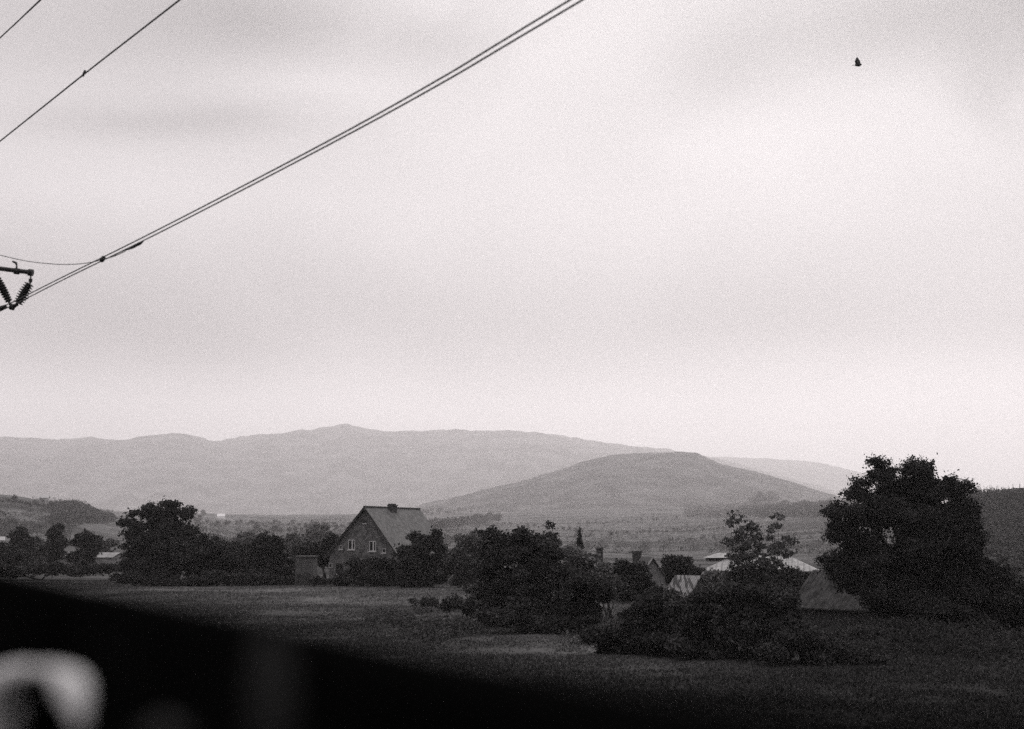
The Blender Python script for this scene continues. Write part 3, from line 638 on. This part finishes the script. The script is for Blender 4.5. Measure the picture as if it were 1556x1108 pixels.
gabled('shed', 'small shed with streaky pale and dark striped sloping roof among the bushes', 'shed', A_, (A_[0] + u_[0], A_[1] + u_[1]), 1.25, 1.35, 2.6, WOOD_D, STRIPE, ov=.08, corr=True)

# cottage with a gable facing us and a chimney further back on its ridge
def cottage(label, apx, apy, D, hw, eave_py, back, chim, wallm, roofm, name='cottage', al=22, cat='cottage'):
    ap = P(apx, apy, D); ze = P(apx, eave_py, D)[2]; al = math.radians(al); R = np.array([-math.sin(al), math.cos(al), 0]); G = np.array([math.cos(al), math.sin(al), 0])
    zb = gz(ap[0], ap[1]) - .3; org = np.array([ap[0], ap[1], zb]); o3 = np.array([ap[0], ap[1], 0.]); t = empty(name, org, label, cat)
    def w(u, v, z): return o3 + G * u + R * v + np.array([0, 0, z]) - org
    za = ap[2]; m = MB(); fr = [w(-hw, 0, zb), w(hw, 0, zb), w(hw, 0, ze), w(0, 0, za - .08), w(-hw, 0, ze)]; bk = [w(-hw, back, zb), w(hw, back, zb), w(hw, back, ze), w(0, back, za - .08), w(-hw, back, ze)]
    m.add(fr + bk, [(0, 1, 2, 3, 4), (9, 8, 7, 6, 5), (0, 5, 6, 1), (1, 6, 7, 2), (4, 9, 5, 0), (2, 7, 8, 3), (3, 8, 9, 4)]); m.build('wall', wallm, t)
    rf = MB()
    for sg in (-1, 1):
        sl = (za - ze) / hw; x2 = sg * (hw + .25); z2 = ze - sl * .25; q = [w(0, -.18, za), w(x2, -.18, z2), w(x2, back + .2, z2), w(0, back + .2, za)]
        if sg < 0: q = [q[0], q[3], q[2], q[1]]
        rf.hexa(q, [p + np.array([0, 0, .1]) for p in q])
    ro = rf.build('roof', roofm, t)
    cpx, ctop, cbot, cw = chim or (apx, 0, 0, 0); v = 2.6 if abs(cpx - apx) < 12 else min(back - 1, abs(cpx - apx) * D / F / math.sin(al) * .85)
    c0 = o3 + R * v; c0[0] = (cpx - 778) / F * c0[1]; zt = P(cpx, ctop, c0[1])[2]; hwid = cw / 2 * c0[1] / F; c0 = c0 - org
    if chim:
        ch = MB(); ch.box(c0[0] - hwid * .93, c0[0] + hwid * .93, c0[1] - .3, c0[1] + .3, ze - zb, zt - .16 - zb); ch.box(c0[0] - hwid * 1.08, c0[0] + hwid * 1.08, c0[1] - .36, c0[1] + .36, zt - .16 - zb, zt - zb)
        cc = ch.build('chimney', BRICK_D, ro)
        fl = MB(); fl.box(c0[0] - hwid * 1.1, c0[0] + hwid * .7, c0[1] - .42, c0[1] - .303, za - zb - .08, za - zb + .06); fl.build('flashing', DULLWHITE, cc)
    vg = MB()
    for sg in (-1,):
        sl = (za - ze) / hw; x2 = sg * (hw + .25); z2 = ze - sl * .25; a_, b_ = w(0, -.23, za - .02), w(x2, -.23, z2 - .02)
        q = [a_, b_, b_ + R * .04, a_ + R * .04]; vg.hexa(q, [p + np.array([0, 0, .14]) for p in q])
    vg.build('bargeboard', DULLWHITE, ro)
    return t
cottage('narrow gabled hut with one pale roof edge between the right chimney and the round bush', 991, 849, 106, .95, 878, 3.0, None, HUTWALL, METAL_D, name='hut', al=9, cat='hut')
cottage('cottage hidden by the dark bush, only its wide right chimney showing', 966, 864, 109, 1.5, 890, 6, (966, 838, 862, 14), PALEWALL, BARN_ROOF, al=5)
cottage('cottage hidden by grey shrubs, only its narrow left chimney showing', 910, 857, 112, 1.5, 890, 6, (910, 833, 853, 10), PALEWALL, BARN_ROOF, al=-10)

# low farm building with pale roof
PALEROOF = mat('pale_sheet_roofing', g(.15), g(.28), 3, .7, .2)
t, w, L, ro = gabled('farm_building', 'low farm building with pale corrugated hipped roof behind the airy tree', 'farm building', xy(1068, 124), xy(1234, 122), 2.6, 2.35, 3.45, PALEWALL, PALEROOF, ov=.3, hip=2.2, corr=True)
mb = MB(); mb.hexa([w(-.3, -.34, 2.02), w(L + .3, -.34, 2.02), w(L + .3, -.305, 2.02), w(-.3, -.305, 2.02)], [w(-.3, -.34, 2.2), w(L + .3, -.34, 2.2), w(L + .3, -.305, 2.2), w(-.3, -.305, 2.2)]); mb.build('gutter', METAL_D, ro)
mb = MB()
mb.box(*[0] * 0 or (.6, 3.0), 1.6, 3.6, 2.9, 3.2); lo = mb.build('roof_lantern', METAL_D, ro)
mb = MB(); mb.add([(.4, 1.4, 3.203), (3.2, 1.4, 3.203), (3.2, 3.8, 3.203), (.4, 3.8, 3.203), (1.6, 2.6, 3.62), (3.0, 2.6, 3.62)], [(0, 1, 5, 4), (1, 2, 5), (2, 3, 4, 5), (3, 0, 4), (3, 2, 1, 0)]); mb.build('roof_cap', PALEROOF, lo)

# flat-topped shed left of the house
def flat_shed():
    a = P(449, 848, 143); b = P(472, 848, 141); zb = gz(a[0], a[1]) - .3; t = empty('flat_roofed_shed', (a[0], a[1], zb), 'small square flat-topped brick shed left of the brick house', 'shed')
    W = b[0] - a[0]; H = a[2] - zb; m = MB(); m.box(0, W, 0, 3, 0, H); m.build('wall', mat('shed_brick', g(.055), g(.08), 3, .9, .1, bump=.3), t)
    m = MB(); m.box(-.12, W + .12, -.12, 3.12, H, H + .14); m.build('roof', METAL_D, t)
    m = MB(); m.box(.15, W - .3, -.05, -.003, .3, H * .48); m.build('door', METAL_D, t)
flat_shed()
# long low shed at left with pale roof edge
t, w, L, ro = gabled('long_shed', 'long low shed with pale roof edge half hidden by the broad shrubby tree', 'shed', xy(84, 236), xy(176, 232), 1.8, 2.1, 2.75, mat('whitewash', g(.15), g(.22), 1, .9, .1), mat('long_shed_roof', g(.16), g(.24), 1, .8, .1), ov=.3)
# small distant houses
def small_house(label, px, D, wpx, top, eave, dpt=3.0, m=WHITE, rm=WHITE):
    Wd = wpx * D / F; x = (px - 778) / F * D; zr = P(px, top, D)[2]; ze = P(px, eave, D)[2]
    gabled('small_house', label, 'house', (x - Wd / 2, D), (x + Wd / 2, D + 1), dpt, ze, zr, m, rm, ov=.3)
small_house('tiny white house gleaming in the valley beyond the rounded trees', 338, D_at(338, 789), 11, 781.5, 785)
small_house('small white hut beside the blackish bush at the left frame edge', 6, D_at(6, 826), 10, 816.5, 821, 1.5, DULLWHITE, DULLWHITE)
small_house('faint pale house roof among trees on the left ridge', 69, D_at(69, 764), 13, 753, 757, 3.0, DULLWHITE, DULLWHITE)

# hoop in the grass
mb = MB(); hp = P(181, 881, 176); mb_pts = [(-.35, 0, -.2)] + [(-.35 * math.cos(a), 0, .42 + .36 * math.sin(a)) for a in np.linspace(0, math.pi, 9)] + [(.35, 0, .15)]
mb.tube([(a * 1.0, b_, c) for a, b_, c in mb_pts], .055, 6)
o = mb.build('metal_hoop', DULLWHITE, None, (hp[0] + .35, hp[1], gz(hp[0], hp[1]))); tag(o, 'small pale bent hoop standing in the grass at left', 'hoop')

# ---------------------------------------------------------------- overhead line
def on_plan(px, py, a, b):
    """point where the view line of a pixel column meets the vertical plane of the line a-b"""
    d = ray(px, py); a = np.array(a, float); b = np.array(b, float); t_ = b - a
    # k*d.xy = a + s*t_
    M = np.array([[d[0], -t_[0]], [d[1], -t_[1]]]); k, s = np.linalg.solve(M, a)
    return np.array([0, 0, EYE]) + d * k
def spline(pts, n=14):
    pts = [np.asarray(p, float) for p in pts]; P_ = [2 * pts[0] - pts[1]] + pts + [2 * pts[-1] - pts[-2]]; out = []
    for i in range(1, len(P_) - 2):
        for q in range(n):
            t_ = q / n; p0, p1, p2, p3 = P_[i - 1:i + 3]
            out.append(.5 * ((2 * p1) + (-p0 + p2) * t_ + (2 * p0 - 5 * p1 + 4 * p2 - p3) * t_ ** 2 + (-p0 + 3 * p1 - 3 * p2 + p3) * t_ ** 3))
    return out + [pts[-1]]
def wire(name, label, pxs, a, b, r, group=None, ext=None):
    pts = [on_plan(x, y, a, b) for x, y in pxs]
    if ext: pts = [pts[0] + (pts[0] - pts[1]) / np.linalg.norm(pts[0] - pts[1]) * ext[0]] + pts + [pts[-1] + (pts[-1] - pts[-2]) / np.linalg.norm(pts[-1] - pts[-2]) * ext[1]]
    o3 = pts[0]; m = MB(); m.tube([p - o3 for p in spline(pts)], r, 7); o = m.build(name, WIRE, None, o3); tag(o, label, 'wire', group); return o, o3
pa, pb = (-8.0, 22.0), (.47, 9.5)
w1, w1o = wire('overhead_wire', 'upper wire of the close pair crossing the sky diagonally', [(-30, 481), (18, 459), (95, 420.5), (240, 348.5), (470, 229), (660, 124), (865, 0)], pa, pb, .008, 'overhead line wires', (30, 8))
w2, w2o = wire('overhead_wire', 'lower wire of the close pair crossing the sky diagonally', [(-30, 486), (22, 462), (100, 422.5), (240, 354), (470, 235), (660, 132), (884, 0)], (-7.9, 22.0), (.60, 9.5), .008, 'overhead line wires', (30, 8))
w3, w3o = wire('overhead_wire', 'single wire crossing the upper left corner below another', [(0, 214), (128, 112), (272, 0)], (-7.7, 21.4), (-3.7, 15.8), .011, 'overhead line wires', (30, 12))
w4, w4o = wire('overhead_wire', 'topmost short wire cutting the extreme upper left corner', [(0, 57), (30, 29), (60, 0)], (-8.2, 22.7), (-7.0, 21.1), .011, 'overhead line wires', (30, 14))
w5, w5o = wire('sagging_wire', 'thin slack wire sagging from left edge to joint on the pair', [(-60, 372), (0, 387), (40, 396), (80, 400.5), (110, 401), (135, 398.5), (155, 394)], (-8.6, 22.6), (-5.93, 19.0), .0055)
jw, jwo = wire('jumper_wire', 'short jumper with thick sleeve hanging just under the pair', [(157, 393.5), (175, 388), (190, 381), (200, 374), (216, 367)], (-7.95, 21.9), (.50, 9.45), .006)
sl = [on_plan(x, y, (-7.95, 21.9), (.50, 9.45)) - jwo for x, y in ((195, 378), (201, 375), (212, 369.5), (217, 366.5))]
m = MB(); m.tube(sl, [.012, .02, .02, .01], 8); m.build('sleeve', METAL_D, jw)
c = on_plan(156, 393, pa, pb) - w1o; m = MB(); m.tube([c + np.array([-.02, .03, -.012]), c + np.array([.02, -.03, .01])], .03, 8); m.build('clamp', METAL_D, w1)
c = on_plan(128, 110, (-7.7, 21.4), (-3.7, 15.8)) - w3o; m = MB(); m.tube([c + np.array([-.03, .04, -.03]), c + np.array([.02, -.03, .02])], [.018, .016], 7); m.build('clamp', METAL_D, w3)
# mast outside the frame carries the bar seen at the left edge
D0 = 22.0
def Q(px, py, dd=0.0): return P(px, py, D0 + dd)
mx = Q(-150, 395); zb = gz(mx[0], mx[1]) - .3
mast = empty('line_mast', (mx[0], mx[1], zb), 'dark bar with two ribbed insulators in a V at left edge', 'mast'); mo = np.array([mx[0], mx[1], zb])
m = MB(); m.tube([(0, 0, 0), (0, 0, mx[2] - zb + 1.2)], [.2, .13], 10); m.build('pole', METAL_D, mast)
m = MB(); m.tube([Q(-150, 391) - mo, Q(0, 407.5) - mo, Q(48, 413.5) - mo], .036, 8); m.tube([Q(43, 413) - mo, Q(50, 414) - mo], .055, 8)
m.tube([Q(25, 410) - mo, Q(25.5, 403) - mo, Q(24.5, 399) - mo, Q(19, 396.5) - mo], [.02, .012, .022, .015], 6); m.tube([Q(22, 411) - mo, Q(29, 412) - mo], .05, 8); m.build('cross_arm', METAL_D, mast)
def insulator(p0, p1, n, r):
    a = Q(*p0) - mo; b = Q(*p1) - mo; m = MB(); pts = []; rr = []
    for k in range(n):
        for f, q in ((0, .5), (.2, .65), (.4, 1), (.65, .95), (.85, .55)): pts.append(a + (b - a) * ((k + f) / n)); rr.append(r * q * (.82 + .18 * math.sin(math.pi * (k + .5) / n)))
    m.tube(pts, rr, 12); return m.build('insulator', METAL_D, mast)
i1 = insulator((-4, 422), (14, 458), 10, .068); i2 = insulator((45, 430), (27, 461), 9, .092)
m = MB(); m.tube([Q(47, 414) - mo, Q(46.5, 424) - mo], .012, 6); m.tube([Q(46.6, 423) - mo, Q(46.2, 428) - mo], .03, 8); m.tube([Q(46.3, 428) - mo, Q(45, 431) - mo], .015, 6); m.build('link', METAL_D, i2)
m = MB(); m.tube([Q(14, 458) - mo, Q(17, 466) - mo], .02, 6); m.tube([Q(27, 461) - mo, Q(20, 466) - mo], .03, 8); m.tube([Q(15.5, 465) - mo, Q(21.5, 466.5) - mo], .05, 8); m.tube([Q(-14, 471) - mo, Q(4, 467) - mo, Q(10, 464.5) - mo], [.02, .04, .03], 8); m.build('clamp', METAL_D, mast)
# telephone wire in front of the cottages
m = MB(); a = P(860, 834, 104); pts = [P(x, y, 104) - a for x, y in ((860, 834), (885, 837.5), (915, 839.5), (945, 841.2), (966, 841.8), (990, 844.5), (1008, 846))]
m.tube(spline(pts, 4), .018, 5); o = m.build('telephone_wire', WIRE, None, a); tag(o, 'thin dark wire strung past the two chimneys', 'wire')

# bird
def bird():
    p = P(1304, 98, 34); t = empty('bird', p, 'small dark bird high in the empty sky at right', 'bird'); m = MB()
    m.tube([(-.10, 0, -.02), (-.06, 0, -.012), (0, 0, 0), (.05, 0, .01), (.08, 0, .02), (.105, 0, .018)], [.01, .03, .042, .038, .026, .006], 10)
    m.add([(-.10, -.012, -.02), (-.10, .012, -.02), (-.17, .03, -.03), (-.17, -.03, -.03), (-.13, 0, -.015)], [(0, 1, 4), (1, 2, 4), (2, 3, 4), (3, 0, 4), (0, 3, 2, 1)])
    m.build('body', METAL_D, t)
    for s in (-1, 1):
        m = MB(); m.add([(.06, s * .02, .015), (-.07, s * .02, .01), (-.08, s * .02, .09), (-.03, s * .012, .20), (.045, s * .02, .10), (-.01, s * .03, .03)], [(0, 5, 1), (0, 4, 5), (4, 3, 2), (4, 2, 5), (5, 2, 1), (0, 1, 2, 3, 4)]); m.build('wing', METAL_D, t)
    t.rotation_euler = (0, 0, .35)
bird()

# ---------------------------------------------------------------- window of the train the picture is taken from
def carriage_window():
    A = np.array([-.425, 1.18, 0]); Bv = np.array([.078, .216, 0]); d = Bv - A; d /= np.linalg.norm(d); n = np.array([-d[1], d[0], 0])
    if n @ np.array([1, 1, 0]) < 0: n = -n                                   # away from the carriage
    org = A + np.array([0, 0, EYE - .0328]); t = empty('carriage_window', org, 'blurred black lowered train window edge filling the bottom foreground', 'window')
    def w(s, k, z): return d * s + n * k + np.array([0, 0, z - .0035 * s])
    def bx(m, s0, s1, k0, k1, z0, z1): lo = [w(s0, k0, z0), w(s1, k0, z0), w(s1, k1, z0), w(s0, k1, z0)]; m.hexa(lo, [p + np.array([0, 0, z1 - z0]) for p in lo])
    m = MB(); bx(m, -1.6, 1.6, .0, .035, -.9, -.012); m.build('panel', PANEL, t)
    m = MB(); m.tube([w(s, .0175 + 0.0, -.012) for s in np.linspace(-1.6, 1.6, 20)], .014, 10); m.build('rubber_seal', RUBBER, t)
    def on(px, py, off):
        r = ray(px, py); o = np.array([0, 0, EYE]); q = A - n * off; k = (q - o) @ n / (r @ n); return o + r * k - org
    pts = [on(x, y, .03) for x, y in ((-4, 1135), (-2, 1092), (0, 1058), (20, 1030), (60, 1019), (90, 1028), (110, 1048), (119, 1078), (121, 1110))]
    k = .42e-3
    m = MB(); m.tube(spline(pts, 5), list(np.interp(np.linspace(0, 8, 41), range(9), [.015, .019, .017, .0085, .0028, .005, .0088, .0052, .0026])), 12)
    tag(m.build('handle', HANDLE, t), 'pale curved handle, heavily blurred')
    m = MB(); a = on(392, 985, .012); b = on(440, 1108, .012)
    m.tube([on(405, 960, .014), on(412, 1010, .014), on(418, 1130, .014)], [.003, .0075, .0085], 10); m.build('bracket', GREYPAINT, t)
    m = MB(); m.tube([on(215, 1122, .02), on(250, 1114, .02), on(285, 1122, .02)], [.004, .007, .004], 8); m.build('latch', mat('worn_latch', g(.012), None, 1, .8, .05), t)
carriage_window()

# ---------------------------------------------------------------- haze
mb = MB(); mb.box(-14500, 14500, -14500, 14500, -600, 1080)
hz = bpy.data.materials.new('haze_air'); hz.use_nodes = True; nt = hz.node_tree
for n_ in list(nt.nodes):
    if n_.type != 'OUTPUT_MATERIAL': nt.nodes.remove(n_)
pv = nt.nodes.new('ShaderNodeVolumePrincipled'); pv.inputs['Density'].default_value = HAZE = 1.3e-4
pv.inputs['Color'].default_value = (.985, .955, .965, 1); pv.inputs['Anisotropy'].default_value = 0.62
nt.links.new(pv.outputs[0], nt.nodes['Material Output'].inputs['Volume'])
o = mb.build('haze', hz); tag(o, kind='stuff')

# ---------------------------------------------------------------- sky, overcast
W = bpy.data.worlds.new('World'); bpy.context.scene.world = W; W.use_nodes = True; nt = W.node_tree; N = nt.nodes; L = nt.links
bg = N['Background']; out = N['World Output']
sun_el, sun_az = math.radians(40), math.radians(14)
sky = N.new('ShaderNodeTexSky'); sky.sky_type = 'NISHITA'; sky.sun_disc = False; sky.sun_elevation = sun_el; sky.sun_rotation = sun_az; sky.air_density = 1; sky.dust_density = 5
bw = N.new('ShaderNodeRGBToBW'); L.new(sky.outputs[0], bw.inputs[0]); L.new(bw.outputs[0], bg.inputs[0]); bg.inputs[1].default_value = .05
tc = N.new('ShaderNodeTexCoord'); sx = N.new('ShaderNodeSeparateXYZ'); L.new(tc.outputs['Generated'], sx.inputs[0])
def M(op, a, b=None, c=None):
    q = N.new('ShaderNodeMath'); q.operation = op
    for i, v in enumerate((a, b, c)):
        if v is None: continue
        if isinstance(v, (int, float)): q.inputs[i].default_value = v
        else: L.new(v, q.inputs[i])
    return q.outputs[0]
el = M('MULTIPLY', M('ARCSINE', sx.outputs['Z']), 57.2958)
az = M('MULTIPLY', M('ARCTAN2', sx.outputs['X'], sx.outputs['Y']), 57.2958)
cr = N.new('ShaderNodeValToRGB'); cr.color_ramp.interpolation = 'B_SPLINE'
els = cr.color_ramp.elements
prof = [(0, 1.1), (3.5, 1.18), (5.2, 1.02), (7.0, .60), (8.8, .38), (11, .54), (14, .66), (17, .62), (21, .52), (30, .80), (50, 1.0), (90, 1.0)]
while len(els) < len(prof): els.new(.5)
for e, (p, v) in zip(els, prof): e.position = p / 90; e.color = (v, v, v, 1)
L.new(M('DIVIDE', M('MAXIMUM', el, 0), 90), cr.inputs[0])
base = cr.outputs[0]
zen = M('MULTIPLY', M('SMOOTH_MIN', M('MAXIMUM', M('SUBTRACT', el, 24), 0), 50, .1), .016)   # overcast sky is brighter towards the zenith
mp = N.new('ShaderNodeMapping'); mp.inputs['Scale'].default_value = (1, 1, 1.8); L.new(tc.outputs['Generated'], mp.inputs[0])
n1 = N.new('ShaderNodeTexNoise'); n1.inputs['Scale'].default_value = 4.2; n1.inputs['Detail'].default_value = 4; n1.inputs['Roughness'].default_value = .45; n1.inputs['Distortion'].default_value = .4; L.new(mp.outputs[0], n1.inputs['Vector'])
wob = M('MULTIPLY', M('SUBTRACT', n1.outputs[0], .5), 9.0)
val = M('ADD', M('ADD', base, zen), M('MULTIPLY', M('SUBTRACT', n1.outputs[0], .5), .50))
def pxdir(px, py): d = ray(px, py); d = d / np.linalg.norm(d); return math.degrees(math.atan2(d[0], d[1])), math.degrees(math.asin(d[2]))
def cloud(px, py, rx, ry, amt):
    global val
    a0, e0 = pxdir(px, py)
    da = M('DIVIDE', M('SUBTRACT', M('ADD', az, M('MULTIPLY', wob, 1.2)), a0), rx / F * 57.3); de = M('DIVIDE', M('SUBTRACT', M('ADD', el, M('MULTIPLY', wob, .35)), e0), ry / F * 57.3)
    r2 = M('ADD', M('MULTIPLY', da, da), M('MULTIPLY', de, de))
    val = M('ADD', val, M('MULTIPLY', M('POWER', 2.71828, M('MULTIPLY', r2, -.8)), amt * 1.5))
for c_ in ((400, 25, 190, 62, -.20), (690, 50, 80, 40, -.09), (235, 190, 150, 26, -.12), (140, 60, 160, 60, -.05), (90, 120, 200, 90, -.03), (500, 135, 130, 40, .08), (1130, 90, 100, 60, -.10), (1430, 20, 220, 60, -.22), (1545, 120, 60, 80, -.16), (900, 60, 120, 70, .05),
           (1000, 210, 120, 60, -.05), (150, 300, 260, 60, .07), (600, 330, 260, 80, .04), (1350, 560, 260, 50, .06), (1250, 490, 300, 40, -.04), (150, 550, 240, 50, -.08), (1330, 260, 300, 80, .03), (850, 630, 500, 40, .03)):
    cloud(*c_)
val = M('MAXIMUM', val, .02)
cb = N.new('ShaderNodeCombineXYZ'); L.new(val, cb.inputs[0]); L.new(M('MULTIPLY', val, .948), cb.inputs[1]); L.new(M('MULTIPLY', val, .962), cb.inputs[2])
bg2 = N.new('ShaderNodeBackground'); L.new(cb.outputs[0], bg2.inputs[0]); bg2.inputs[1].default_value = 1.0
mx_ = N.new('ShaderNodeMixShader'); mx_.inputs[0].default_value = .92; L.new(bg.outputs[0], mx_.inputs[1]); L.new(bg2.outputs[0], mx_.inputs[2]); L.new(mx_.outputs[0], out.inputs[0])
W.cycles.sampling_method = 'MANUAL'; W.cycles.sample_map_resolution = 512

sd = bpy.data.lights.new('sun', 'SUN'); sd.energy = 1.7; sd.angle = math.radians(25); sd.color = (1, .97, .94)
so = bpy.data.objects.new('sun', sd); C.objects.link(so)
dv = Vector((math.sin(sun_az) * math.cos(sun_el), math.cos(sun_az) * math.cos(sun_el), math.sin(sun_el)))
so.rotation_euler = dv.to_track_quat('Z', 'Y').to_euler()

# ---------------------------------------------------------------- camera
cd = bpy.data.cameras.new('camera'); co = bpy.data.objects.new('camera', cd); C.objects.link(co)
co.location = (0, 0, EYE); co.rotation_euler = (math.pi / 2 + PITCH, 0, 0)
cd.sensor_width = 36; cd.lens = 50.0; cd.clip_start = .02; cd.clip_end = 40000
cd.dof.use_dof = True; cd.dof.focus_distance = 120; cd.dof.aperture_fstop = 2.7
S = bpy.context.scene; S.camera = co
S.view_settings.view_transform = 'Standard'; S.view_settings.look = 'None'; S.view_settings.exposure = 0; S.view_settings.gamma = 1
S.cycles.max_bounces = 5; S.cycles.diffuse_bounces = 2; S.cycles.volume_bounces = 3; S.cycles.glossy_bounces = 1; S.cycles.use_denoising = False
